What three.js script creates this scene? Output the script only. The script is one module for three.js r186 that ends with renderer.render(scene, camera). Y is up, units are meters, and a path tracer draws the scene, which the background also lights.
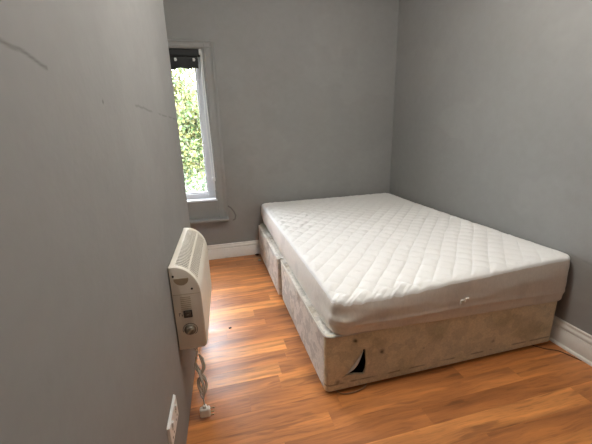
import * as THREE from 'three';
import { RoundedBoxGeometry } from 'three/addons/geometries/RoundedBoxGeometry.js';
import { mergeGeometries, mergeVertices, toCreasedNormals } from 'three/addons/utils/BufferGeometryUtils.js';
import { Brush, Evaluator, SUBTRACTION } from 'three-bvh-csg';

// ---------------------------------------------------------------- camera, sky, exposure
const scene = new THREE.Scene();
const camera = new THREE.PerspectiveCamera(2 * Math.atan(222 / 336.5174) * 180 / Math.PI, 592 / 444, 0.02, 200);
camera.position.set(-0.4413, 1.2516, 3.1521);
camera.rotation.set(-0.2855, -0.2515, -0.0288, 'YXZ');
scene.add(camera);
scene.background = new THREE.Color().setRGB(0.92, 0.965, 1.04);      // bright even overcast
scene.backgroundIntensity = 21;
const renderer = new THREE.WebGLRenderer({ antialias: true });
renderer.toneMapping = THREE.LinearToneMapping;
renderer.toneMappingExposure = 1.13;
renderer.shadowMap.enabled = true;

// ---------------------------------------------------------------- helpers
function rng(seed) { let a = seed >>> 0; return () => { a = (a + 0x6D2B79F5) >>> 0; let t = a; t = Math.imul(t ^ (t >>> 15), t | 1); t ^= t + Math.imul(t ^ (t >>> 7), t | 61); return ((t ^ (t >>> 14)) >>> 0) / 4294967296; }; }
const hash = (x, y, s) => { let h = Math.imul(x, 374761393) ^ Math.imul(y, 668265263) ^ Math.imul(s, 2147483647 - 1013); h = Math.imul(h ^ (h >>> 13), 1274126177); return ((h ^ (h >>> 16)) >>> 0) / 4294967296; };
const sm = (t) => t * t * (3 - 2 * t);
const lerp = (a, b, t) => a + (b - a) * t;
const clamp = (x, a = 0, b = 1) => Math.min(b, Math.max(a, x));
const sstep = (a, b, x) => sm(clamp((x - a) / (b - a)));
// value noise, period px/py lattice cells (tileable)
function vn(x, y, px, py, s) {
  const xi = Math.floor(x), yi = Math.floor(y), fx = sm(x - xi), fy = sm(y - yi);
  const m = (a, n) => ((a % n) + n) % n;
  const x0 = m(xi, px), x1 = m(xi + 1, px), y0 = m(yi, py), y1 = m(yi + 1, py);
  return lerp(lerp(hash(x0, y0, s), hash(x1, y0, s), fx), lerp(hash(x0, y1, s), hash(x1, y1, s), fx), fy);
}
function fbm(u, v, px, py, oct, s) { let a = 0.5, r = 0, t = 0; for (let i = 0; i < oct; i++) { r += a * vn(u * px, v * py, px, py, s + i * 17); t += a; a *= 0.5; px *= 2; py *= 2; } return r / t; }
function tex(w, h, f, srgb, metresU, metresV) {
  const d = new Uint8Array(w * h * 4);
  for (let j = 0; j < h; j++) for (let i = 0; i < w; i++) {
    const c = f((i + 0.5) / w, (j + 0.5) / h, i, j), k = (j * w + i) * 4;
    if (typeof c === 'number') { d[k] = d[k + 1] = d[k + 2] = clamp(c) * 255; } else { d[k] = clamp(c[0]) * 255; d[k + 1] = clamp(c[1]) * 255; d[k + 2] = clamp(c[2]) * 255; }
    d[k + 3] = 255;
  }
  const t = new THREE.DataTexture(d, w, h);
  t.wrapS = t.wrapT = THREE.RepeatWrapping; t.magFilter = THREE.LinearFilter; t.minFilter = THREE.LinearMipmapLinearFilter; t.generateMipmaps = true;
  if (srgb) t.colorSpace = THREE.SRGBColorSpace;
  t.repeat.set(1 / metresU, 1 / metresV); t.needsUpdate = true;
  return t;
}
const std = (o) => new THREE.MeshStandardMaterial(o);
const shade = (o) => { o.traverse((m) => { if (m.isMesh) { m.castShadow = true; m.receiveShadow = true; } }); return o; };
function mesh(name, geo, mat, parent = scene) { const m = new THREE.Mesh(geo, mat); m.name = name; m.castShadow = m.receiveShadow = true; parent.add(m); return m; }
function tag(o, label, category, group) { o.userData.label = label; o.userData.category = category; if (group) o.userData.group = group; return o; }
function structure(o, label) { o.userData.kind = 'structure'; if (label) o.userData.label = label; return o; }
function thing(name, label, category, p = [0, 0, 0], turn = 0) { const g = new THREE.Group(); g.name = name; g.position.set(...p); g.rotation.y = turn; scene.add(g); return tag(g, label, category); }
function boxG(x0, x1, y0, y1, z0, z1) {           // box with uv in metres
  const g = new THREE.BoxGeometry(x1 - x0, y1 - y0, z1 - z0); g.translate((x0 + x1) / 2, (y0 + y1) / 2, (z0 + z1) / 2); return metreUV(g);
}
function metreUV(g) {
  const p = g.attributes.position, n = g.attributes.normal, uv = new Float32Array(p.count * 2);
  for (let i = 0; i < p.count; i++) {
    const ax = Math.abs(n.getX(i)), ay = Math.abs(n.getY(i)), az = Math.abs(n.getZ(i));
    if (ay >= ax && ay >= az) { uv[2 * i] = p.getX(i); uv[2 * i + 1] = p.getZ(i); } else if (ax >= az) { uv[2 * i] = p.getZ(i); uv[2 * i + 1] = p.getY(i); } else { uv[2 * i] = p.getX(i); uv[2 * i + 1] = p.getY(i); }
  }
  g.setAttribute('uv', new THREE.BufferAttribute(uv, 2)); return g;
}
function rbox(x0, x1, y0, y1, z0, z1, r = 0.003, s = 2) { const g = new RoundedBoxGeometry(x1 - x0, y1 - y0, z1 - z0, s, Math.min(r, (x1 - x0) / 2.01, (y1 - y0) / 2.01, (z1 - z0) / 2.01)); g.translate((x0 + x1) / 2, (y0 + y1) / 2, (z0 + z1) / 2); return metreUV(g.index ? g.toNonIndexed() : g); }
function merge(list) { return mergeGeometries(list.map((g) => { const q = g.index ? g.toNonIndexed() : g; for (const k of Object.keys(q.attributes)) if (!['position', 'normal', 'uv'].includes(k)) q.deleteAttribute(k); return q; })); }
function tube(points, r, seg = 60, rad = 8, closed = false) { return new THREE.TubeGeometry(new THREE.CatmullRomCurve3(points.map((p) => new THREE.Vector3(...p)), closed, 'centripetal'), seg, r, rad, closed); }
// extrude a profile given in (a, b) along an axis; returns geometry with a->x, b->y, length->z
function extr(pts, len, holes = [], bevel = 0) {
  const s = new THREE.Shape(pts.map((p) => new THREE.Vector2(...p)));
  for (const h of holes) s.holes.push(new THREE.Path(h.map((p) => new THREE.Vector2(...p))));
  return new THREE.ExtrudeGeometry(s, { depth: len, bevelEnabled: bevel > 0, bevelThickness: bevel, bevelSize: bevel, bevelOffset: -bevel, bevelSegments: 2, curveSegments: 12, steps: 1 });
}

// ---------------------------------------------------------------- dimensions (metres)
const ZB = -0.0234, XR = 1.4158, H = 2.45, ZR = 4.3;                 // back wall, right wall, ceiling, rear wall
const WALL_O = [-0.6306, 0, 1.9], WALL_T = -Math.atan(0.0565);        // wall with the heater: a point on it and its turn
const wallPoint = (x, y, z) => { const c = Math.cos(WALL_T), s = Math.sin(WALL_T); return [WALL_O[0] + c * x + s * z, y, WALL_O[2] - s * x + c * z]; };

// ---------------------------------------------------------------- wall paint
const PAINT = [0.255, 0.252, 0.243];
const lin2s = (v) => v <= 0.0031308 ? 12.92 * v : 1.055 * Math.pow(v, 1 / 2.4) - 0.055;
function paintTex(seed, marks, mu = 3.2, mv = 2.5, w = 1024, h = 800) {   // roller paint with smudges; marks(u,v) in metres gives a factor
  const base = PAINT.map(lin2s);
  return tex(w, h, (u, v) => {
    const broad = fbm(u, v, 4, 3, 4, seed), fine = fbm(u, v, 96, 75, 2, seed + 5), str = fbm(u, v, 40, 6, 3, seed + 9), patch = sstep(0.56, 0.63, fbm(u, v, 7, 6, 5, seed + 21));
    let f = 1 + (broad - 0.5) * 0.10 + (fine - 0.5) * 0.03 + (str - 0.5) * 0.015 + patch * 0.025;
    if (marks) f *= marks(u * mu, v * mv);
    return base.map((b) => b * f);
  }, true, mu, mv);
}
const plasterBump = tex(512, 512, (u, v) => 0.55 * fbm(u, v, 6, 6, 4, 71) + 0.45 * fbm(u, v, 90, 90, 2, 75), false, 1.1, 1.1);
const paintMat = (map) => std({ map, roughness: 0.72, bumpMap: plasterBump, bumpScale: 0.0008 });
const segDist = (px, py, ax, ay, bx, by) => { const dx = bx - ax, dy = by - ay, t = clamp(((px - ax) * dx + (py - ay) * dy) / (dx * dx + dy * dy)); return Math.hypot(px - ax - t * dx, py - ay - t * dy); };
const polyDist = (px, py, pts) => { let d = 9; for (let i = 0; i + 1 < pts.length; i++) d = Math.min(d, segDist(px, py, ...pts[i], ...pts[i + 1])); return d; };
const plainPaint = paintMat(paintTex(3));
const whitePaint = std({ color: new THREE.Color().setRGB(0.72, 0.71, 0.68), roughness: 0.42 });
const trimMat = std({ map: tex(512, 256, (u, v) => { const d = sstep(0.6, 0.75, fbm(u, v, 14, 8, 4, 31)) * 0.09, c = 0.885 - d + (fbm(u, v, 60, 30, 2, 33) - 0.5) * 0.03; return [c, c * 0.985, c * 0.955 - d * 0.1]; }, true, 1.3, 0.65), roughness: 0.38 });

// ---------------------------------------------------------------- floor: laminate strips, each a piece of its own
const floor = structure(mesh('floor', boxG(-2.0, 1.6, -0.2, -0.009, -0.3, 4.5), std({ color: 0x3a2a1e, roughness: 0.9 })), 'glossy orange-brown laminate floor of narrow strips');
{
  const R = rng(11), mats = [];
  const tones = [[0.765, 0.49, 0.265], [0.795, 0.52, 0.285], [0.735, 0.463, 0.245], [0.775, 0.495, 0.265], [0.815, 0.545, 0.305], [0.745, 0.475, 0.26]];
  const rough = tex(512, 512, (u, v) => 0.62 + 0.38 * fbm(u, v, 8, 8, 5, 205), false, 0.9, 0.9);
  tones.forEach((c, k) => mats.push(new THREE.MeshPhysicalMaterial({ clearcoat: 0.32, clearcoatRoughness: 0.36,
    map: tex(1024, 256, (u, v) => {
      const warp = (fbm(u, v, 5, 5, 3, 90 + k) - 0.5) * 0.12;
      const g = fbm(u, v + warp, 4, 26, 5, 100 + k), pores = fbm(u, v + warp * 0.5, 26, 120, 2, 120 + k), band = fbm(u, v + warp, 2, 8, 3, 140 + k), fl = sstep(0.62, 0.8, fbm(u, v + warp, 9, 22, 3, 160 + k));
      const f = 1 + (g - 0.5) * 0.30 + (band - 0.5) * 0.5 - sstep(0.56, 0.75, pores) * 0.06 - fl * 0.14;
      return [c[0] * f, c[1] * f * (1 + (f - 1) * 0.16), c[2] * f * (1 + (f - 1) * 0.25)];
    }, true, 1.3, 0.4), roughness: 0.5, roughnessMap: rough, bumpMap: tex(256, 128, (u, v) => fbm(u, v, 8, 50, 3, 180 + k), false, 1.3, 0.4), bumpScale: 0.0004,
  })));
  const w = 0.0965, bev = 0.0003;
  let row = 0;
  for (let z = ZB + 0.001; z < ZR - 0.01; z += w, row++) {
    const z1 = Math.min(z + w, ZR), xs = z > 1.15 ? -0.86 : -1.78;
    let x = xs - R() * 0.55;
    while (x < XR) {
      const len = 0.62 + R() * 0.6, a = Math.max(x, xs), b = Math.min(x + len, XR); x += len;
      const k = Math.floor(R() * 6), ou = R() * 1.3, ov = R() * 0.4;
      if (b - a < 0.03) continue;
      const s = bev, p = [[s, z + s], [b - a - s, z + s], [b - a - s, z1 - s], [s, z1 - s]];
      const g = new THREE.BoxGeometry(b - a, 0.009, z1 - z); g.translate((a + b) / 2, -0.0045, (z + z1) / 2);
      // chamfer: pull the top corners in
      const P = g.attributes.position; for (let i = 0; i < P.count; i++) if (P.getY(i) > -0.001) { P.setX(i, P.getX(i) + (P.getX(i) > (a + b) / 2 ? -s : s) * 0.5); P.setZ(i, P.getZ(i) + (P.getZ(i) > (z + z1) / 2 ? -s : s) * 0.5); }
      metreUV(g); const U = g.attributes.uv; for (let i = 0; i < U.count; i++) U.setXY(i, U.getX(i) + ou, U.getY(i) + ov);
      mesh('plank', g, mats[k], floor);
    }
  }
}

// ---------------------------------------------------------------- shell
const WX0 = -1.36, WX1 = -0.388, WY0 = 0.588, WY1 = 1.868;             // window opening
{
  const backTex = paintTex(7, (x, y) => {                              // texture metres run with the wall: x from -1.9, y from 0
    let f = 1; const X = x - 1.9;
    const d1 = polyDist(X, y, [[-0.287, 0.515], [-0.262, 0.495], [-0.236, 0.455], [-0.222, 0.415], [-0.232, 0.38], [-0.25, 0.372]]);
    f *= 1 - 0.32 * Math.exp(-((d1 / 0.005) ** 2)); f *= 1 - 0.5 * Math.exp(-((Math.hypot(X + 0.352, y - 1.066) / 0.008) ** 2));
    return f;
  }, 3.6, 2.5);
  backTex.offset.set(1.9 / 3.6, 0);
  const g = extr([[-1.9, 0], [1.6, 0], [1.6, H], [-1.9, H]], 0.3, [[[WX0, WY0], [WX1, WY0], [WX1, WY1], [WX0, WY1]]]);
  g.translate(0, 0, ZB - 0.3);
  structure(mesh('wall_back', g, paintMat(backTex)), 'grey painted wall behind the head of the bed with the window');
  const rightTex = paintTex(13, (z, y) => {                             // u runs along z
    let f = 1; const d = polyDist(z, y, [[1.86, 0.535], [1.9, 0.528], [1.95, 0.519], [2.02, 0.51], [2.12, 0.50]]);
    f *= 1 - 0.06 * Math.exp(-((d / 0.006) ** 2)) * (0.4 + fbm(z, y, 30, 30, 2, 8)); return f;
  }, 3.2, 2.5);
  structure(mesh('wall_right', boxG(XR, XR + 0.18, 0, H, -0.3, ZR + 0.2), paintMat(rightTex)), 'grey painted wall along the bed');
  structure(mesh('wall_rear', boxG(-1.9, XR, 0, H, ZR, ZR + 0.18), plainPaint));
  const crack1 = [[0.80, 1.363], [0.718, 1.359], [0.677, 1.356], [0.634, 1.348], [0.61, 1.344]], crack2 = [[0.081, 1.318], [-0.02, 1.3145], [-0.133, 1.309], [-0.4, 1.302], [-0.674, 1.295], [-0.88, 1.29]];
  const leftTex = paintTex(19, (zz, y) => {
    const z = zz - 0.9; let f = 1;
    const d1 = polyDist(z, y + (fbm(zz, y, 40, 3, 2, 4) - 0.5) * 0.004, crack1), d2 = polyDist(z, y + (fbm(zz, y, 30, 3, 2, 6) - 0.5) * 0.006, crack2);
    f *= 1 - 0.24 * Math.exp(-((d1 / 0.0026) ** 2)); f *= 1 - 0.20 * Math.exp(-((d2 / 0.003) ** 2)) * sstep(0.3, 0.5, fbm(zz, y, 14, 2, 2, 9));
    f *= 1 - 0.45 * Math.exp(-((Math.hypot(z - 0.374, y - 1.309) / 0.0036) ** 2)); return f;
  }, 3.6, 2.5, 1800, 800);
  leftTex.offset.set(0.9 / 3.6, 0);
  const lw = structure(mesh('wall_left', boxG(-0.2, 0, 0, H, -0.876, 2.6), paintMat(leftTex)), 'grey painted wall carrying the panel heater, with a fine crack');
  lw.position.set(...WALL_O); lw.rotation.y = WALL_T;
  structure(mesh('wall_alcove', boxG(-1.9, -0.70, 0, H, 1.04, 1.2), plainPaint));
  structure(mesh('wall_side', boxG(-1.95, -1.78, 0, H, -0.3, 1.2), plainPaint));
  structure(mesh('ceiling', boxG(-2.0, 1.62, H, H + 0.2, -0.35, ZR + 0.2), std({ color: new THREE.Color().setRGB(0.78, 0.77, 0.75), roughness: 0.9 })), 'white ceiling');
}
// skirting boards
{
  const prof = [[0, 0], [0.020, 0], [0.020, 0.094], [0.0185, 0.0965], [0.0125, 0.098], [0.0115, 0.101], [0.0125, 0.104], [0.017, 0.106], [0.018, 0.110], [0.0165, 0.117], [0.0125, 0.123], [0.0085, 0.127], [0.0075, 0.1305], [0.0115, 0.132], [0.0125, 0.1375], [0.0105, 0.142], [0, 0.1434]];
  const bead = []; for (let i = 0; i <= 6; i++) { const a = i / 6 * Math.PI / 2; bead.push([0.020 + 0.014 * Math.cos(a), 0.014 * Math.sin(a)]); }
  const b1 = structure(mesh('baseboard_back', metreUV(toCreasedNormals(extr(prof, XR + 1.78), 0.6)), trimMat), 'white moulded skirting board under the window');
  b1.rotation.y = Math.PI / 2; b1.scale.set(-1, 1, 1); b1.geometry = b1.geometry.clone();
  // profile (x out, y up, z along) -> out = +z, along = x
  b1.geometry.applyMatrix4(new THREE.Matrix4().makeBasis(new THREE.Vector3(0, 0, 1), new THREE.Vector3(0, 1, 0), new THREE.Vector3(-1, 0, 0))); b1.rotation.y = 0; b1.scale.set(1, 1, 1);
  b1.position.set(XR, 0, ZB);
  const rg = merge([toCreasedNormals(extr(prof, ZR - ZB), 0.6), toCreasedNormals(extr([[0.020, 0], ...bead], ZR - ZB), 0.6)]);
  rg.applyMatrix4(new THREE.Matrix4().makeBasis(new THREE.Vector3(-1, 0, 0), new THREE.Vector3(0, 1, 0), new THREE.Vector3(0, 0, -1)));
  const b2 = structure(mesh('baseboard_right', metreUV(rg), trimMat), 'white moulded skirting board beside the foot of the bed');
  b2.position.set(XR, 0, ZR);
}
// ---------------------------------------------------------------- window
{
  const frameMat = std({ color: new THREE.Color().setRGB(0.62, 0.63, 0.66), roughness: 0.28 });
  const win = new THREE.Group(); win.name = 'window_1'; scene.add(win); structure(win, 'white framed window with trees outside, grey painted surround');
  const zf = ZB - 0.15, zo = ZB - 0.07;                               // frame depth range
  const fr = (x0, x1, y0, y1, n) => mesh(n, rbox(x0, x1, y0, y1, zf, zo, 0.006), frameMat, win);
  fr(WX1 - 0.062, WX1, WY0, WY1, 'window_frame'); fr(WX0, WX0 + 0.062, WY0, WY1, 'window_frame'); fr(WX0 + 0.06, WX1 - 0.06, WY0, WY0 + 0.05, 'window_frame'); fr(WX0 + 0.06, WX1 - 0.06, WY1 - 0.055, WY1, 'window_frame');
  fr(-0.905, -0.845, WY0 + 0.04, WY1 - 0.05, 'mullion');
  mesh('glazing_bead', merge([rbox(WX1 - 0.076, WX1 - 0.06, WY0 + 0.05, WY1 - 0.05, zf + 0.02, zo - 0.012, 0.004), rbox(-0.846, WX1 - 0.06, WY0 + 0.048, WY0 + 0.064, zf + 0.02, zo - 0.012, 0.004)]), frameMat, win);
  const glass = new THREE.MeshPhysicalMaterial({ color: 0xffffff, transmission: 1, thickness: 0, roughness: 0, ior: 1.5 });
  for (const [a, b] of [[WX0 + 0.06, -0.9], [-0.85, WX1 - 0.06]]) mesh('pane', new THREE.PlaneGeometry(b - a, WY1 - WY0 - 0.09).translate((a + b) / 2, (WY0 + WY1) / 2, zf + 0.035), glass, win);
  // white inner sill lip under the frame
  mesh('sill_lip', rbox(WX0 - 0.005, WX1 + 0.012, WY0 - 0.012, WY0 + 0.006, zo - 0.01, ZB + 0.012, 0.004), frameMat, win);
  // painted architrave with two beads
  const arch = [[0, 0], [0.1, 0], [0.1, 0.012], [0.092, 0.02], [0.08, 0.022], [0.07, 0.016], [0.06, 0.013], [0.03, 0.012], [0.024, 0.016], [0.016, 0.016], [0.010, 0.010], [0, 0.010]];
  const av = extr(arch, 1.94 - 0.41); av.applyMatrix4(new THREE.Matrix4().makeBasis(new THREE.Vector3(1, 0, 0), new THREE.Vector3(0, 0, 1), new THREE.Vector3(0, -1, 0)));
  const aR = mesh('architrave', metreUV(av), plainPaint, win); aR.position.set(WX1 - 0.002, 1.926, ZB); 
  const aL = mesh('architrave', metreUV(av.clone().applyMatrix4(new THREE.Matrix4().makeScale(-1, 1, 1))), plainPaint, win); aL.position.set(WX0 + 0.002, 1.926, ZB);
  const at = extr(arch.map(([a, b]) => [a * 0.64, b]), WX1 - WX0 + 0.19); at.applyMatrix4(new THREE.Matrix4().makeBasis(new THREE.Vector3(0, 1, 0), new THREE.Vector3(0, 0, 1), new THREE.Vector3(1, 0, 0)));
  const aT = mesh('architrave', metreUV(at), plainPaint, win); aT.position.set(WX0 - 0.095, WY1 - 0.004, ZB + 0.001);
  // painted sill board below, standing proud of the wall
  mesh('sill_board', rbox(WX0 - 0.1, WX1 + 0.094, 0.392, 0.416, ZB - 0.005, ZB + 0.085, 0.006), plainPaint, win);
}
// roller blind, rolled up
{
  const bl = thing('roller_blind', 'black roller blind rolled up at the top of the window', 'blind', [0, 0, ZB - 0.03]);
  const black = std({ color: new THREE.Color().setRGB(0.006, 0.006, 0.0065), roughness: 0.6 }), whiteP = std({ color: new THREE.Color().setRGB(0.75, 0.75, 0.74), roughness: 0.4 });
  const x0 = WX0 + 0.008, x1 = WX1 - 0.02;
  mesh('headrail', rbox(x0, x1, 1.812, 1.862, -0.03, 0.022, 0.004), black, bl);
  const roll = new THREE.CylinderGeometry(0.034, 0.034, x1 - x0 - 0.03, 28); roll.rotateZ(Math.PI / 2); roll.translate((x0 + x1) / 2 - 0.005, 1.785, 0);
  mesh('fabric_roll', roll, black, bl);
  // hanging end of the cloth with a wavy hem
  const n = 120, pos = [], idx = [], zz = 0.034;
  for (let i = 0; i <= n; i++) { const x = lerp(x0 + 0.012, x1 - 0.022, i / n), yb = 1.712 + 0.006 * Math.sin(x * 52) + 0.003 * Math.sin(x * 23 + 1); for (const [y, dz] of [[1.80, 0], [1.755, 0.002], [yb, 0.001], [yb, -0.004], [1.80, -0.004]]) pos.push(x, y, zz + dz + 0.002 * Math.sin(x * 40)); }
  for (let i = 0; i < n; i++) for (let k = 0; k < 4; k++) { const a = i * 5 + k, b = a + 5; idx.push(a, a + 1, b, b, a + 1, b + 1); }
  const cg = new THREE.BufferGeometry(); cg.setAttribute('position', new THREE.Float32BufferAttribute(pos, 3)); cg.setIndex(idx); cg.computeVertexNormals();
  const cm = black.clone(); cm.side = THREE.DoubleSide; mesh('blind_cloth', cg, cm, bl);
  mesh('end_cap', rbox(WX1 - 0.03, WX1 - 0.004, 1.82, 1.868, -0.028, 0.03, 0.008, 3), whiteP, bl).userData.label = 'white plastic end bracket';
  for (const x of [-0.607, -0.463]) mesh('clip', merge([rbox(x - 0.009, x + 0.009, 1.768, 1.792, 0.028, 0.046, 0.004), rbox(x - 0.004, x + 0.012, 1.774, 1.784, 0.04, 0.053, 0.003)]), whiteP, bl).userData.label = 'white plastic clip';
  // bead chain loop
  const ch = [[-0.402, 1.83, 0.04], [-0.412, 1.5, 0.05], [-0.413, 1.2, 0.056], [-0.407, 0.98, 0.06], [-0.404, 0.79, 0.064], [-0.397, 0.765, 0.064], [-0.389, 0.79, 0.064], [-0.387, 1.0, 0.062], [-0.391, 1.3, 0.058], [-0.396, 1.6, 0.05], [-0.394, 1.83, 0.042]];
  const curve = new THREE.CatmullRomCurve3(ch.map((p) => new THREE.Vector3(...p))), bead = new THREE.SphereGeometry(0.0042, 6, 5), beads = [];
  const N = 260; for (let i = 0; i <= N; i++) { const p = curve.getPointAt(i / N); beads.push(bead.clone().translate(p.x, p.y, p.z)); }
  beads.push(new THREE.TubeGeometry(curve, 160, 0.0024, 5));
  mesh('bead_chain', merge(beads), whiteP, bl).userData.label = 'white bead pull chain';
  mesh('chain_tensioner', merge([rbox(-0.412, -0.380, 0.765, 0.80, 0.05, 0.076, 0.006, 3), rbox(-0.402, -0.388, 0.68, 0.768, 0.046, 0.066, 0.005)]), std({ color: new THREE.Color().setRGB(0.66, 0.66, 0.67), roughness: 0.4 }), bl);
}

// ---------------------------------------------------------------- divan base, two halves
const BW = 1.37, BL = 1.9137, HB = 0.318, SPLIT = 0.95;
const tick = (seed, stain) => tex(768, 512, (u, v) => {                // woven damask ticking with grubby patches
  const leaf = sstep(0.47, 0.56, fbm(u, v, 18, 12, 3, seed)), weave = fbm(u, v, 150, 100, 1, seed + 3), dirt = sstep(0.52, 0.8, fbm(u, v, 5, 4, 5, seed + 7)), spot = sstep(0.72, 0.8, fbm(u, v, 26, 18, 3, seed + 11));
  let f = 1 - leaf * 0.10 + (weave - 0.5) * 0.10 - dirt * stain * 0.09 - spot * stain * 0.10;
  return [0.845 * f, 0.825 * f * (1 - dirt * stain * 0.03), 0.785 * f * (1 - dirt * stain * 0.08)];
}, true, 0.9, 0.6);
const tickBump = tex(512, 512, (u, v) => 0.6 * sstep(0.44, 0.58, fbm(u, v, 14, 14, 3, 402)) + 0.4 * fbm(u, v, 120, 120, 1, 405), false, 0.6, 0.6);
const tickMat = std({ map: tick(301, 1), roughness: 0.92, bumpMap: tickBump, bumpScale: 0.0012, side: THREE.DoubleSide });
const footTex = (() => {                                                // foot panel: the same cloth with its stains and scuffs in place (u = x, v = y)
  const spots = [[0.144, 0.272, 0.010, 0.5], [0.15, 0.268, 0.006, 0.4], [0.287, 0.179, 0.009, 0.4], [0.29, 0.185, 0.013, 0.25], [0.06, 0.06, 0.012, 0.3], [0.95, 0.10, 0.011, 0.25], [0.52, 0.15, 0.007, 0.2]];
  const w = 1400, h = 340, mu = 1.4, mv = 0.34;
  return tex(w, h, (u, v) => {
    const x = u * mu, y = v * mv;
    const leaf = sstep(0.47, 0.56, fbm(u, v, 28, 7, 3, 301)), weave = fbm(u, v, 230, 56, 1, 304), dirt = sstep(0.45, 0.8, fbm(u, v, 7, 3, 5, 308));
    let f = 1 - leaf * 0.05 + (weave - 0.5) * 0.08 - dirt * 0.10;
    const ln = Math.exp(-(((y - 0.047 + (fbm(u, 0.5, 9, 2, 3, 311) - 0.5) * 0.006) / 0.004) ** 2)) * sstep(0.42, 0.62, fbm(u, v, 20, 2, 3, 315)); f *= 1 - 0.28 * ln;
    for (const [sx, sy, r, a] of spots) f *= 1 - a * Math.exp(-(((x - sx) ** 2 + (y - sy) ** 2) / (r * r)) * (0.6 + fbm(u, v, 90, 30, 2, 330)));
    return [0.87 * f, 0.825 * f, 0.715 * f * (1 - dirt * 0.05)];
  }, true, mu, mv);
})();
const footMat = std({ map: footTex, roughness: 0.92, bumpMap: tickBump, bumpScale: 0.0008, side: THREE.DoubleSide });
const darkIn = std({ color: new THREE.Color().setRGB(0.035, 0.033, 0.034), roughness: 0.95 });
function roundRect(x0, x1, z0, z1, r, n = 6) { const p = []; for (const [cx, cz, a0] of [[x1 - r, z0 + r, -90], [x1 - r, z1 - r, 0], [x0 + r, z1 - r, 90], [x0 + r, z0 + r, 180]]) for (let i = 0; i <= n; i++) { const a = (a0 + 90 * i / n) * Math.PI / 180; p.push([cx + r * Math.cos(a), cz + r * Math.sin(a)]); } return p; }
const upY = new THREE.Matrix4().makeBasis(new THREE.Vector3(1, 0, 0), new THREE.Vector3(0, 0, 1), new THREE.Vector3(0, -1, 0));   // shape (x,z) extruded down
function ringBox(x0, x1, z0, z1, r, th, y0, y1) { const g = extr(roundRect(x0, x1, z0, z1, r), y1 - y0, [roundRect(x0 + th, x1 - th, z0 + th, z1 - th, Math.max(0.004, r - th)).reverse()]); g.applyMatrix4(upY); g.translate(0, y1, 0); return metreUV(toCreasedNormals(g, 0.7)); }
function piping(x0, x1, z0, z1, r, y, rad) { return tube(roundRect(x0, x1, z0, z1, r).map(([a, b]) => [a, y, b]), rad, 220, 8, true); }
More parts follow.
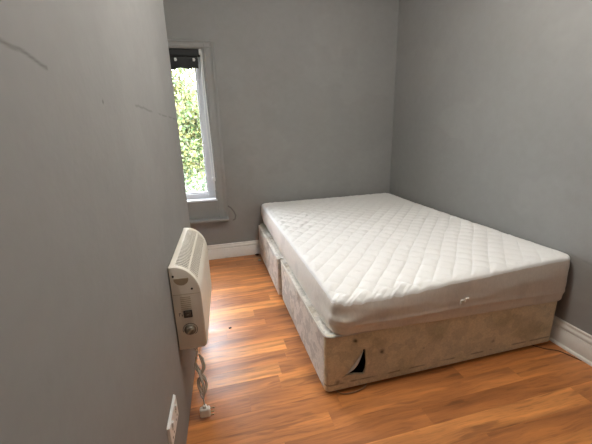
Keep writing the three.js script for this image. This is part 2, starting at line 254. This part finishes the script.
{
  // head half
  const a = thing('divan_base', 'head half of the divan bed base, with a drawer front', 'bed base', [0, 0, 0]);
  mesh('body', ringBox(0.008, BW, 0.0, SPLIT - 0.018, 0.012, 0.015, 0.014, HB), tickMat, a);
  mesh('top_panel', metreUV(extr(roundRect(0.02, BW - 0.012, 0.012, SPLIT - 0.03, 0.01), 0.012).applyMatrix4(upY).translate(0, HB - 0.001, 0)), tickMat, a);
  const dr = mesh('drawer', rbox(-0.018, 0.0085, 0.016, 0.312, 0.022, SPLIT - 0.03, 0.007, 3), tickMat, a); dr.userData.label = 'drawer front standing proud of the base';
  mesh('piping', piping(0.008, BW, 0.0, SPLIT - 0.018, 0.012, HB - 0.004, 0.005), tickMat, a);
  for (const [x, z] of [[0.08, 0.1], [BW - 0.08, 0.1], [0.08, 0.85], [BW - 0.08, 0.85]]) mesh('glide', new THREE.CylinderGeometry(0.02, 0.024, 0.0135, 20).translate(x, 0.0075, z), darkIn, a);
  // foot half, hollow, its foot panel torn
  const b = thing('divan_base_001', 'foot half of the divan bed base, stained, with a torn hole', 'bed base', [0, 0, 0]);
  const ring = new Brush(ringBox(0.0, BW, SPLIT, BL, 0.028, 0.012, 0.014, HB)); ring.updateMatrixWorld();
  const hole = [[0.081, 0.083], [0.105, 0.0885], [0.15, 0.084], [0.194, 0.0735], [0.204, 0.10], [0.207, 0.135], [0.203, 0.175], [0.199, 0.217], [0.188, 0.216], [0.182, 0.188], [0.160, 0.158], [0.137, 0.132], [0.116, 0.106], [0.10, 0.0945]];
  const cut = new Brush(metreUV(extr(hole, 0.06))); cut.position.set(0, 0, BL - 0.03); cut.updateMatrixWorld();
  const ev = new Evaluator(); ev.attributes = ['position', 'normal', 'uv']; ev.useGroups = false;
  const body = ev.evaluate(ring, cut, SUBTRACTION).geometry;
  // the foot face takes the stained cloth, the rest the plain ticking
  const split = (geo, test) => { const g = geo.index ? geo.toNonIndexed() : geo, P = g.attributes.position, Nn = g.attributes.normal, out = [[], []]; for (let t = 0; t < P.count; t += 3) { const k = test((P.getZ(t) + P.getZ(t + 1) + P.getZ(t + 2)) / 3, (Nn.getZ(t) + Nn.getZ(t + 1) + Nn.getZ(t + 2)) / 3) ? 1 : 0; out[k].push(t, t + 1, t + 2); } return out.map((ix) => { const q = new THREE.BufferGeometry(); for (const n of ['position', 'normal', 'uv']) { const A = g.attributes[n], s = A.itemSize, arr = new Float32Array(ix.length * s); ix.forEach((v, i) => { for (let c = 0; c < s; c++) arr[i * s + c] = A.array[v * s + c]; }); q.setAttribute(n, new THREE.BufferAttribute(arr, s)); } return q; }); };
  const [sides, foot] = split(body, (z, nz) => z > BL - 0.03 && nz > -0.5);
  mesh('body', sides, tickMat, b); mesh('foot_panel', foot, footMat, b).userData.label = 'stained beige foot panel with a torn hole';
  mesh('top_panel', metreUV(extr(roundRect(0.012, BW - 0.012, SPLIT + 0.012, BL - 0.012, 0.02), 0.012).applyMatrix4(upY).translate(0, HB - 0.001, 0)), tickMat, b);
  mesh('piping', piping(0.0, BW, SPLIT, BL, 0.028, HB - 0.004, 0.006), tickMat, b);
  mesh('underside', boxG(0.013, BW - 0.013, 0.016, 0.02, SPLIT + 0.013, BL - 0.013), darkIn, b);
  // torn flap curling inwards along the slanting side of the hole
  const fp = [], fi = [], e0 = [0.102, 0.0935], e1 = [0.186, 0.205], n = 14, m = 6;
  for (let i = 0; i <= n; i++) { const t = i / n, bulge = Math.sin(t * Math.PI), ex = lerp(e0[0], e1[0], t) - bulge * 0.0025, ey = lerp(e0[1], e1[1], t) - bulge * 0.004; for (let j = 0; j <= m; j++) { const s = j / m; fp.push(ex - bulge * 0.004 * (1 - s) + s * 0.015 * bulge + 0.001, ey - s * 0.010 * bulge + 0.003 * (1 - s), BL + 0.003 + bulge * 0.016 * Math.sin((0.1 + s) * 2.6) - 0.012 * s * s); } }
  for (let i = 0; i < n; i++) for (let j = 0; j < m; j++) { const q = i * (m + 1) + j; fi.push(q, q + m + 1, q + 1, q + 1, q + m + 1, q + m + 2); }
  const fg = new THREE.BufferGeometry(); fg.setAttribute('position', new THREE.Float32BufferAttribute(fp, 3)); fg.setAttribute('uv', new THREE.Float32BufferAttribute(fp.flatMap((v, i) => i % 3 === 2 ? [] : [v]), 2)); fg.setIndex(fi); fg.computeVertexNormals();
  mesh('torn_flap', fg, std({ color: new THREE.Color().setRGB(0.66, 0.64, 0.60), roughness: 0.9, side: THREE.DoubleSide }), b);
  for (const [x, z] of [[0.08, 1.05], [BW - 0.08, 1.05], [0.08, BL - 0.09], [BW - 0.08, BL - 0.09]]) mesh('glide', new THREE.CylinderGeometry(0.02, 0.024, 0.0155, 20).translate(x, 0.0085, z), darkIn, b);
}

// ---------------------------------------------------------------- mattress in its quilted cover
{
  const mt = thing('mattress', 'white quilted mattress lying on the divan base', 'mattress', [0, 0, 0]);
  const X0 = 0.018, X1 = 1.378, Z0 = 0.0, Z1 = 1.924, RC = 0.06, RE = 0.016;
  const cotton = std({ color: new THREE.Color().setRGB(0.82, 0.812, 0.785), roughness: 0.9, bumpMap: tex(256, 256, (u, v) => fbm(u, v, 60, 60, 2, 501), false, 0.15, 0.15), bumpScale: 0.0006, side: THREE.DoubleSide });
  const knit = std({ map: tex(512, 512, (u, v) => { const c = 1 + (fbm(u, v, 120, 60, 2, 511) - 0.5) * 0.05 - sstep(0.55, 0.8, fbm(u, v, 6, 6, 4, 515)) * 0.05; return [0.875 * c, 0.855 * c, 0.815 * c]; }, true, 0.8, 0.8), roughness: 0.9, side: THREE.DoubleSide });
  const N2 = (x, z, s) => fbm(x + 3, z + 3, 1, 1, 1, s);
  const noise = (x, y, s) => vn(x, y, 100000, 100000, s) - 0.5;
  // height of the top sheet at (x, z) before quilting
  const fx = (x) => clamp((x - X0) / (X1 - X0)), fz = (z) => clamp((z - Z0) / (Z1 - Z0));
  const topY = (x, z) => { const u = fx(x), v = fz(z); return lerp(lerp(0.516, 0.522, u), lerp(0.486, 0.531, u), v * v) + 0.006 * Math.sin(u * 5.2 + 0.5) * Math.sin(v * 4.4 + 0.3); };
  const quilt = (x, z) => {
    const p = 0.108, wx = x + 0.010 * noise(x * 6, z * 6, 61), wz = z + 0.010 * noise(x * 6 + 9, z * 6, 62);
    const a = Math.abs(Math.sin(Math.PI * (wx + wz * 0.92) / p)), b = Math.abs(Math.sin(Math.PI * (wx - wz * 0.92) / p));
    const puff = Math.pow(a, 0.36) * Math.pow(b, 0.36);
    const worn = 0.55 + 0.9 * vn(x * 2.3 + 5, z * 2.3, 1000, 1000, 63);
    const pucker = noise(x * 34 + wz * 12, z * 30, 64) * 0.5 + noise(x * 70, z * 46, 65) * 0.25;   // puckers along the stitching
    return 0.0088 * worn * puff + (0.0042 + 0.0075 * sstep(0.95, 0.3, fz(z)) * sstep(0.9, 0.4, fx(x))) * pucker * (1 - puff * 0.5);
  };
  const SH = (z) => 0.026 * fz(z);                                     // lies a little askew on the base
  const nx = 300, nz = 420, pos = [], uv = [], idx = [];
  const toOutline = (a, b) => {                                         // a, b in [-1, 1] -> point of the rounded rectangle
    const hx = (X1 - X0) / 2, hz = (Z1 - Z0) / 2; let x = a * hx, z = b * hz; const dx = Math.abs(x) - (hx - RC), dz = Math.abs(z) - (hz - RC);
    if (dx > 0 && dz > 0) { const m = Math.max(dx, dz), l = Math.hypot(dx, dz); x = Math.sign(x) * (hx - RC + dx * m / l); z = Math.sign(z) * (hz - RC + dz * m / l); }
    return [x + (X0 + X1) / 2, z + (Z0 + Z1) / 2];
  };
  const edge = (x, z) => {                                              // distance inwards from the outline
    const hx = (X1 - X0) / 2, hz = (Z1 - Z0) / 2, dx = Math.abs(x - (X0 + X1) / 2) - (hx - RC), dz = Math.abs(z - (Z0 + Z1) / 2) - (hz - RC);
    return RC - (dx > 0 && dz > 0 ? Math.hypot(dx, dz) : Math.max(dx, dz));
  };
  const ease = (t) => Math.sign(t) * (1 - Math.pow(1 - Math.abs(t), 1.25)) * 0.35 + t * 0.65;      // more rows near the rim
  const rim = (s) => 0.009 * noise(s * 9, 1, 66) + 0.009 * noise(s * 31, 4, 67) + 0.006 * noise(s * 70, 7, 68);   // gathered seam along the edge
  const topAt = (x, z) => {
    const e = clamp(edge(x, z), 0, RE), q = 1 - e / RE, drop = RE * (1 - Math.sqrt(Math.max(0, 1 - q * q)));
    const front = sstep(Z1 - 0.16, Z1 - 0.02, z);
    return topY(x, z) + quilt(x, z) * sstep(0.0, 0.04, edge(x, z)) - drop + rim(x * 1.0 + z * 1.3) * sstep(0.09, 0.0, edge(x, z)) * (0.35 + front * (1.1 * sstep(0.5, 0.1, fx(x))));
  };
  for (let j = 0; j <= nz; j++) for (let i = 0; i <= nx; i++) { const [x, z] = toOutline(ease(i / nx * 2 - 1), ease(j / nz * 2 - 1)); pos.push(x + SH(z), topAt(x, z), z); uv.push(x, z); }
  for (let j = 0; j < nz; j++) for (let i = 0; i < nx; i++) { const a = j * (nx + 1) + i, b = a + nx + 1; idx.push(a, b, a + 1, a + 1, b, b + 1); }
  const tg = new THREE.BufferGeometry(); tg.setAttribute('position', new THREE.Float32BufferAttribute(pos, 3)); tg.setAttribute('uv', new THREE.Float32BufferAttribute(uv, 2)); tg.setIndex(idx); tg.computeVertexNormals();
  mesh('quilted_top', tg, cotton, mt).userData.label = 'white quilted top with diamond stitching';
  // elastic side skirt
  const ol = []; { const b = roundRect(X0, X1, Z0, Z1, RC, 14); b.push(b[0]); for (let i = 0; i + 1 < b.length; i++) { const L = Math.hypot(b[i + 1][0] - b[i][0], b[i + 1][1] - b[i][1]), k = Math.max(1, Math.round(L / 0.007)); for (let t = 0; t < k; t++) ol.push([lerp(b[i][0], b[i + 1][0], t / k), lerp(b[i][1], b[i + 1][1], t / k)]); } }
  const M = ol.length, rows = 26, sp = [], su = [], si = []; let acc = 0;
  for (let i = 0; i <= M; i++) {
    const [x, z] = ol[i % M], [xa, za] = ol[(i + M - 1) % M], [xb, zb] = ol[(i + 1) % M];
    let ox = zb - za, oz = -(xb - xa); const ll = Math.hypot(ox, oz); ox /= ll; oz /= ll;              // outward
    if (i) acc += Math.hypot(x - ol[i - 1][0], z - ol[i - 1][1]);
    const yt = topAt(x, z), u = fx(x), v = fz(z), footw = sstep(0.9, 1, v), leftw = sstep(0.1, 0, u), rightw = sstep(0.9, 1, u);
    let hem = lerp(0.325, lerp(0.336, 0.3195, sstep(0.1, 0.5, v)), leftw); hem = lerp(hem, lerp(0.319, 0.272, Math.pow(u, 0.9)), footw); hem = lerp(hem, 0.29, rightw * (1 - footw)); hem += 0.004 * noise(acc * 9, 2, 71);
    for (let r = 0; r <= rows; r++) {
      const t = r / rows, y = lerp(yt, hem, t);
      let off = 0.008 * Math.sin(Math.PI * Math.min(1, t * 1.1)) + (0.016 * sstep(0.3, 1, v) - 0.012 * sstep(0.5, 0.1, v)) * t * leftw * (1 - footw * 0.3) - 0.006 * sstep(0.5, 1, t) * footw * (1 - sstep(0.02, 0.14, u));
      // drag folds: shallow slanting creases, stronger towards the corners
      const cr = 0.5 + 0.9 * Math.max(sstep(0.2, 0, u), sstep(0.85, 1, u)) * footw;
      off += cr * (0.006 * noise(acc * 5 - t * 1.6, t * 3.2, 72) + 0.004 * noise(acc * 11 + t * 2.4, t * 6, 73)) * Math.sin(Math.PI * Math.min(1, t * 1.4) * 0.9);
      off += footw * 0.004 * Math.exp(-(((t - 0.72 - 0.1 * noise(acc * 2, 3, 74) - (u - 0.5) * 0.16) / 0.05) ** 2));      // hem band
      if (r === rows) off -= 0.006;
      sp.push(x + SH(z) + ox * off, y, z + oz * off); su.push(acc, y);
    }
  }
  for (let i = 0; i < M; i++) for (let r = 0; r < rows; r++) { const a = i * (rows + 1) + r, b = a + rows + 1; si.push(a, a + 1, b, b, a + 1, b + 1); }
  const sg = new THREE.BufferGeometry(); sg.setAttribute('position', new THREE.Float32BufferAttribute(sp, 3)); sg.setAttribute('uv', new THREE.Float32BufferAttribute(su, 2)); sg.setIndex(si); sg.computeVertexNormals();
  mesh('side_skirt', sg, knit, mt).userData.label = 'smooth stretched side of the cover';
  mesh('border', metreUV(extr(roundRect(X0 + 0.055, X1 - 0.022, Z0 + 0.012, Z1 - 0.03, 0.06), 0.13).applyMatrix4(upY).translate(0, 0.449, 0)), std({ color: new THREE.Color().setRGB(0.10, 0.115, 0.16), roughness: 0.9 }), mt).userData.label = 'dark blue mattress border showing under the cover';
  mesh('care_tag', merge([rbox(0.690, 0.705, 0.378, 0.402, Z1 + 0.006, Z1 + 0.0165, 0.001), rbox(0.716, 0.735, 0.386, 0.408, Z1 + 0.006, Z1 + 0.0165, 0.001)]), std({ color: 0xd9d3c8, roughness: 0.8 }), mt);
}

// ---------------------------------------------------------------- panel heater on the left wall
const YT = 0.731, YB = 0.361, DP = 0.121;
{
  const h = thing('panel_heater', 'cream electric panel heater mounted on the grey wall', 'heater', wallPoint(-0.006, 0, 0), WALL_T);
  const zn = -0.028, zf = -0.572;
  const cream = std({ map: tex(256, 256, (u, v) => { const c = 0.90 + (fbm(u, v, 6, 6, 4, 601) - 0.5) * 0.05; return [c, c * 0.97, c * 0.905]; }, true, 0.4, 0.4), roughness: 0.42 });
  const darkBrown = std({ color: new THREE.Color().setRGB(0.03, 0.024, 0.018), roughness: 0.5 }), inside = std({ color: new THREE.Color().setRGB(0.03, 0.028, 0.026), roughness: 0.8 });
  const xb = 0.009, ea = DP - xb - 0.012, eb = 0.125;                   // back, ellipse half-axes
  const arcP = (t, k = 0) => [xb + 0.012 + (ea - k) * Math.sin(t), YT - eb + (eb - k) * Math.cos(t)];
  const prof = (k = 0) => { const p = [[xb, YB + k], [xb, YT - k]]; for (let i = 0; i <= 16; i++) p.push(arcP(i / 16 * Math.PI / 2, k)); p.push([DP - k, YB + 0.012 + k], [DP - 0.010 - k, YB + k]); return p; };
  const cap = toCreasedNormals(extr(prof(0), 0.022, [], 0.0035), 0.5);
  mesh('end_cap', metreUV(cap.clone().translate(0, 0, zn - 0.0255)), cream, h); mesh('end_cap', metreUV(cap.clone().translate(0, 0, zf + 0.0035)), cream, h);
  mesh('core', extr(prof(0.014), zn - zf - 0.05).translate(0, 0, zf + 0.025), inside, h);
  // long ribs that frame the grille
  const band = (t0, t1, th, z0, z1) => { const o = [], n = 10; for (let i = 0; i <= n; i++) o.push(arcP(lerp(t0, t1, i / n))); for (let i = n; i >= 0; i--) o.push(arcP(lerp(t0, t1, i / n), th)); return toCreasedNormals(extr(o, z1 - z0).translate(0, 0, z0), 0.5); };
  const zi0 = zf + 0.022, zi1 = zn - 0.022;
  mesh('rear_rail', merge([rbox(xb, xb + 0.013, YT - 0.012, YT, zi0, zi1, 0.003), band(-0.02, 0.10, 0.010, zi0, zi1)]), cream, h);
  mesh('middle_rail', band(0.60, 0.68, 0.009, zi0, zi1), cream, h);
  mesh('front_panel', merge([band(1.10, Math.PI / 2, 0.010, zi0, zi1), rbox(DP - 0.010, DP, YB + 0.004, YT - eb + 0.001, zi0, zi1, 0.0015)]), cream, h);
  const slats = [], ns = 31; for (let i = 0; i < ns; i++) { const z = lerp(zi0 + 0.004, zi1 - 0.004, (i + 0.5) / ns); slats.push(band(0.10, 0.60, 0.0025, z - 0.004, z + 0.004), band(0.68, 1.10, 0.0025, z - 0.004, z + 0.004)); }
  mesh('grille', merge(slats), cream, h).userData.kind = 'stuff';
  // end fittings on the near end cap
  const zc = zn + 0.0005;
  const moon = new THREE.Shape(); moon.absarc(0.052, YT - 0.049, 0.027, Math.PI, 2 * Math.PI, false); moon.closePath();
  const beige = std({ color: new THREE.Color().setRGB(0.44, 0.36, 0.24), roughness: 0.55 });
  const mg = mesh('grip_recess', merge([new THREE.ExtrudeGeometry(moon, { depth: 0.0012, bevelEnabled: true, bevelSize: 0.0015, bevelThickness: 0.001, bevelSegments: 2, curveSegments: 20 }).translate(0, 0, zc)]), beige, h); mg.scale.set(1, 1, 1);
  mesh('seam', rbox(xb + 0.004, DP - 0.005, YT - 0.1185, YT - 0.1165, zc - 0.002, zc + 0.0008, 0.0005), beige, h);
  for (const [x, y] of [[0.023, YT - 0.037], [0.088, YT - 0.096]]) mesh('screw', new THREE.CylinderGeometry(0.0042, 0.0042, 0.003, 14).rotateX(Math.PI / 2).translate(x, y, zc + 0.0012), darkBrown, h);
  for (let i = 0; i < 8; i++) mesh('vent_slot', rbox(0.038, 0.078, YT - 0.132 - i * 0.0085, YT - 0.1295 - i * 0.0085, zc - 0.001, zc + 0.001, 0.0005), beige, h);
  const sw = mesh('switch', merge([rbox(0.044, 0.078, YT - 0.222, YT - 0.189, zc - 0.002, zc + 0.003, 0.002)]), darkBrown, h);
  mesh('rocker', rbox(0.049, 0.073, YT - 0.217, YT - 0.194, zc + 0.001, zc + 0.0065, 0.003), std({ color: new THREE.Color().setRGB(0.10, 0.075, 0.055), roughness: 0.4 }), sw);
  mesh('rocker_mark', rbox(0.056, 0.066, YT - 0.208, YT - 0.2055, zc + 0.0064, zc + 0.0068, 0.0002), std({ color: new THREE.Color().setRGB(0.5, 0.45, 0.38), roughness: 0.5 }), sw);
  const kx = 0.062, ky = YT - 0.278;
  const dial = mesh('thermostat_dial', merge([new THREE.LatheGeometry([[0, 0], [0.0235, 0], [0.0235, 0.004], [0.020, 0.005], [0.0165, 0.005], [0.0158, 0.013], [0.0135, 0.0155], [0, 0.0155]].map((p) => new THREE.Vector2(...p)), 36).rotateX(Math.PI / 2).translate(kx, ky, zc - 0.0005)]), std({ color: new THREE.Color().setRGB(0.20, 0.165, 0.12), roughness: 0.45 }), h);
  const grip = rbox(-0.0035, 0.0035, -0.0135, 0.0135, 0.0, 0.006, 0.002).rotateZ(-0.75).translate(kx, ky, zc + 0.0125); mesh('grip', grip, beige, dial);
  const ring = new THREE.RingGeometry(0.026, 0.0275, 40, 1, -0.9, 4.4).translate(kx, ky, zc + 0.0004); mesh('dial_scale', new THREE.TubeGeometry(new THREE.CatmullRomCurve3(Array.from({ length: 24 }, (_, i) => new THREE.Vector3(kx + 0.0285 * Math.cos(-0.9 + i * 0.19), ky + 0.0285 * Math.sin(-0.9 + i * 0.19), zc + 0.0004))), 48, 0.0011, 5), darkBrown, dial);
  // small printed marks left of the switch
  mesh('printed_mark', merge([rbox(0.0265, 0.0285, YT - 0.213, YT - 0.199, zc, zc + 0.0004, 0.0001), rbox(0.0285, 0.0335, YT - 0.2025, YT - 0.1995, zc, zc + 0.0004, 0.0001), rbox(0.0365, 0.0395, YT - 0.214, YT - 0.206, zc, zc + 0.0004, 0.0001)]), darkBrown, h);
  for (const z of [zf + 0.1, zn - 0.1]) mesh('bracket', rbox(0.0065, xb + 0.003, YB + 0.06, YT - 0.06, z - 0.02, z + 0.02, 0.001), inside, h);
  // flex bundled below, with a three-pin plug hanging from it
  const flexMat = std({ color: new THREE.Color().setRGB(0.60, 0.57, 0.50), roughness: 0.5 });
  const bz = -0.06, bx = 0.076;
  const lp = [[bx, YB + 0.02, bz], [bx, 0.345, bz], [bx - 0.012, 0.325, bz - 0.004]];
  const R = rng(77);
  for (let k = 0; k < 4; k++) { const s = k % 2 ? 1 : -1, w = 0.013 + R() * 0.009, top = 0.318 - R() * 0.035, bot = 0.082 + R() * 0.035, dz = (k - 1.5) * 0.008; lp.push([bx + s * w * 0.3, top, bz + dz], [bx + s * w, top - 0.05, bz + dz + 0.004], [bx + s * 0.004, 0.2 + R() * 0.03, bz + dz], [bx - s * w, bot + 0.05, bz + dz - 0.004], [bx - s * w * 0.2, bot, bz + dz + 0.004], [bx + s * w * 0.8, bot + 0.05, bz + dz + 0.008], [bx + s * 0.002, 0.19 + R() * 0.03, bz + dz + 0.009], [bx - s * w, top - 0.045, bz + dz + 0.004]); }
  lp.push([bx + 0.006, 0.16, bz + 0.03], [bx + 0.002, 0.1, bz + 0.034], [bx + 0.004, 0.062, bz + 0.036]);
  mesh('flex', tube(lp, 0.0031, 420, 7), flexMat, h).userData.label = 'pale bundled mains flex';
  const pz = bz + 0.036;
  const pl = mesh('plug', merge([rbox(bx - 0.020, bx + 0.026, 0.006, 0.054, pz - 0.013, pz + 0.013, 0.009, 3), rbox(bx - 0.005, bx + 0.012, 0.050, 0.068, pz - 0.008, pz + 0.008, 0.005, 2)]), std({ color: new THREE.Color().setRGB(0.78, 0.76, 0.70), roughness: 0.35 }), h); pl.userData.label = 'white three-pin plug just touching the floor';
  const brass = std({ color: new THREE.Color().setRGB(0.62, 0.55, 0.38), roughness: 0.3, metalness: 0.9 });
  for (const [y, z, l] of [[0.046, pz, 0.02], [0.018, pz - 0.009, 0.016], [0.018, pz + 0.009, 0.016]]) mesh('pin', rbox(bx + 0.025, bx + 0.025 + l, y - 0.003, y + 0.003, z - 0.002, z + 0.002, 0.0008), brass, pl);
}
// ---------------------------------------------------------------- double wall socket
{
  const s = thing('wall_socket', 'white double wall socket low on the grey wall below the heater', 'socket', wallPoint(0, 0, 0.25), WALL_T);
  const wp = std({ color: new THREE.Color().setRGB(0.78, 0.77, 0.74), roughness: 0.3 }), hole = std({ color: 0x111111, roughness: 0.7 });
  const y0 = 0.238, y1 = 0.324, L = 0.146;
  mesh('faceplate', merge([rbox(0, 0.009, y0, y1, -L / 2, L / 2, 0.003, 3)]), wp, s);
  mesh('back_box', rbox(-0.001, 0.004, y0 - 0.002, y1 + 0.002, -L / 2 - 0.002, L / 2 + 0.002, 0.001), wp, s);
  for (const k of [-1, 1]) { mesh('rocker_switch', rbox(0.008, 0.0145, y1 - 0.030, y1 - 0.010, k * 0.036 - 0.006, k * 0.036 + 0.006, 0.002), wp, s); for (const [y, z] of [[0.045, 0], [0.022, -0.011], [0.022, 0.011]]) mesh('pin_hole', rbox(0.0088, 0.0094, y0 + y - 0.004, y0 + y + 0.004, k * 0.036 + z - 0.003, k * 0.036 + z + 0.003, 0.0002), hole, s); }
}
// ---------------------------------------------------------------- ceiling lamp above the bed, out of the picture
{
  const [lx, lz] = [0.25, 1.92];
  const l = thing('ceiling_lamp', 'round opal ceiling lamp above the bed', 'lamp', [lx, H, lz]);
  const col = new THREE.Color().setRGB(1, 0.965, 0.91);
  mesh('base', new THREE.CylinderGeometry(0.13, 0.14, 0.03, 40).translate(0, -0.0155, 0), whitePaint, l);
  const sh = mesh('shade', new THREE.LatheGeometry([[0, -0.095], [0.04, -0.093], [0.08, -0.083], [0.115, -0.062], [0.132, -0.038], [0.134, -0.028]].map((p) => new THREE.Vector2(...p)), 40), std({ color: 0xffffff, roughness: 0.4, emissive: col, emissiveIntensity: 3 }), l); sh.castShadow = false;
  const p = new THREE.PointLight(col, 3.55, 0, 2); p.name = 'lamp_light'; p.position.set(0, -0.2, 0); p.castShadow = true; p.shadow.radius = 5; p.shadow.mapSize.set(1024, 1024); l.add(p);
}
// ---------------------------------------------------------------- scraps on the floor
{
  const wire = std({ color: new THREE.Color().setRGB(0.05, 0.03, 0.02), roughness: 0.6 });
  tag(mesh('loose_wire', tube([[1.22, 0.004, 1.87], [1.28, 0.004, 1.945], [1.335, 0.004, 1.985], [1.355, 0.004, 2.03], [1.372, 0.004, 2.08]], 0.0022, 40, 6), wire), 'thin dark wire on the floor beside the skirting board', 'wire');
  tag(mesh('loose_cable', tube([[0.05, 0.005, 1.87], [0.065, 0.005, 1.922], [0.09, 0.005, 1.936], [0.14, 0.005, 1.938], [0.19, 0.005, 1.926], [0.23, 0.005, 1.89]], 0.0035, 40, 7), std({ color: new THREE.Color().setRGB(0.33, 0.18, 0.09), roughness: 0.5 })), 'brown cable loop poking out under the torn corner of the bed', 'cable');
  const crumb = (n, x, y, z, r, c, lab) => { const g = new THREE.IcosahedronGeometry(r, 1), p = g.attributes.position; for (let i = 0; i < p.count; i++) { const k = 0.75 + 0.5 * hash(Math.round(p.getX(i) * 1e5), Math.round(p.getY(i) * 1e5) + Math.round(p.getZ(i) * 1e5), 9); p.setXYZ(i, p.getX(i) * k * 1.3, p.getY(i) * k * 0.6, p.getZ(i) * k); } g.computeVertexNormals(); g.computeBoundingBox(); const m = mesh(n, g, std({ color: c, roughness: 0.8 })); m.position.set(x, -g.boundingBox.min.y + 0.0002, z); return tag(m, lab, 'scrap'); };
  crumb('paper_scrap', -0.047, 0, 0.177, 0.011, 0xe4dccf, 'tiny white scrap of paper on the floor beside the drawer');
  crumb('dust_clump', -0.045, 0, 0.03, 0.016, 0x4a3526, 'small brown clump of dirt against the skirting board by the bed');
  crumb('chip', -0.4, 0, 1.22, 0.007, 0x3a2a22, 'small dark chip on the glossy floor near the heater');
}
// ---------------------------------------------------------------- outside: garden far below, trees at window height
{
  structure(mesh('ground', boxG(-30, 30, -3.4, -3.2, -40, -0.4), std({ color: new THREE.Color().setRGB(0.10, 0.14, 0.05), roughness: 1 })), 'garden ground below the window');
  const leafShape = new THREE.Shape(); leafShape.moveTo(0, 0); leafShape.quadraticCurveTo(0.5, 0.35, 0, 1); leafShape.quadraticCurveTo(-0.5, 0.35, 0, 0);
  const leafG = new THREE.ShapeGeometry(leafShape, 4); { const p = leafG.attributes.position; for (let i = 0; i < p.count; i++) p.setZ(i, Math.abs(p.getX(i)) * 0.5 - 0.25 * p.getY(i) * p.getY(i)); leafG.computeVertexNormals(); }
  const bark = std({ color: new THREE.Color().setRGB(0.10, 0.08, 0.06), roughness: 0.95 });
  function tree(name, label, [x, z], crown, n, cols, leaf, seed) {
    const R = rng(seed), t = thing(name, label, 'tree', [x, -3.2, z]);
    const G = [tube([[0, 0, 0], [0.05, 1.2, 0.03], [-0.04, 2.4, 0], [0.02, crown.y + 3.2, 0]], 0.11, 24, 9)];
    mesh('trunk', merge(G), bark, t);
    const br = []; const tips = [];
    for (let i = 0; i < 46; i++) { const a = R() * 6.283, e = (R() - 0.42) * 1.7, l = 0.55 + R() * 0.5, d = [Math.cos(a) * Math.cos(e) * crown.rx * l, Math.sin(e) * crown.ry * l, Math.sin(a) * Math.cos(e) * crown.rz * l], s = [0, crown.y + 3.2 - crown.ry * 0.5 + R() * crown.ry * 0.6, 0], p1 = [d[0], crown.y + 3.2 + d[1], d[2]]; br.push(tube([s, [lerp(s[0], p1[0], 0.5), lerp(s[1], p1[1], 0.5) + 0.1, lerp(s[2], p1[2], 0.5)], p1], 0.012 + R() * 0.014, 10, 5)); tips.push([s, p1]); }
    mesh('branches', merge(br), bark, t);
    const m = new THREE.MeshPhysicalMaterial({ color: 0xffffff, roughness: 0.55, side: THREE.DoubleSide, transmission: 0.3, thickness: 0 });
    const im = new THREE.InstancedMesh(leafG, m, n); im.name = 'foliage'; im.userData.kind = 'stuff'; im.castShadow = im.receiveShadow = true;
    const M = new THREE.Matrix4(), q = new THREE.Quaternion(), E = new THREE.Euler(), c = new THREE.Color();
    for (let i = 0; i < n; i++) {
      const [s, p] = tips[Math.floor(R() * tips.length)], k = Math.pow(R(), 0.7) * 1.12, sp = 0.34;
      const g = () => (R() + R() + R() - 1.5) * sp;
      const sc = leaf * (0.7 + R() * 0.6);
      E.set(R() * 6.283, R() * 6.283, R() * 6.283); q.setFromEuler(E);
      M.compose(new THREE.Vector3(lerp(s[0], p[0], k) + g(), lerp(s[1], p[1], k) + g(), lerp(s[2], p[2], k) + g()), q, new THREE.Vector3(sc, sc, sc)); im.setMatrixAt(i, M);
      const w = cols[Math.floor(R() * cols.length)], f = 0.75 + R() * 0.5; im.setColorAt(i, c.setRGB(w[0] * f, w[1] * f, w[2] * f));
    }
    t.add(im); return t;
  }
  const yg = [[0.13, 0.165, 0.04], [0.20, 0.205, 0.045], [0.08, 0.13, 0.035], [0.22, 0.20, 0.07], [0.05, 0.095, 0.03], [0.15, 0.18, 0.08]];
  const dg = [[0.05, 0.09, 0.04], [0.07, 0.11, 0.05], [0.08, 0.12, 0.04], [0.05, 0.08, 0.05]];
  tree('garden_tree', 'yellow-green leafy tree filling the window view', [-1.25, -6.2], { y: 1.35, rx: 2.5, ry: 2.5, rz: 1.6 }, 26000, yg, 0.095, 41);
  tree('garden_tree_001', 'darker green tree behind the yellow-green one', [-2.4, -9.5], { y: 0.6, rx: 2.9, ry: 2.2, rz: 1.8 }, 10000, dg, 0.16, 42);
  tree('garden_shrub', 'dense dark green shrub low behind the window sill', [0.1, -4.6], { y: -0.75, rx: 1.7, ry: 1.1, rz: 1.0 }, 7000, dg, 0.1, 43);
}
renderer.render(scene, camera);
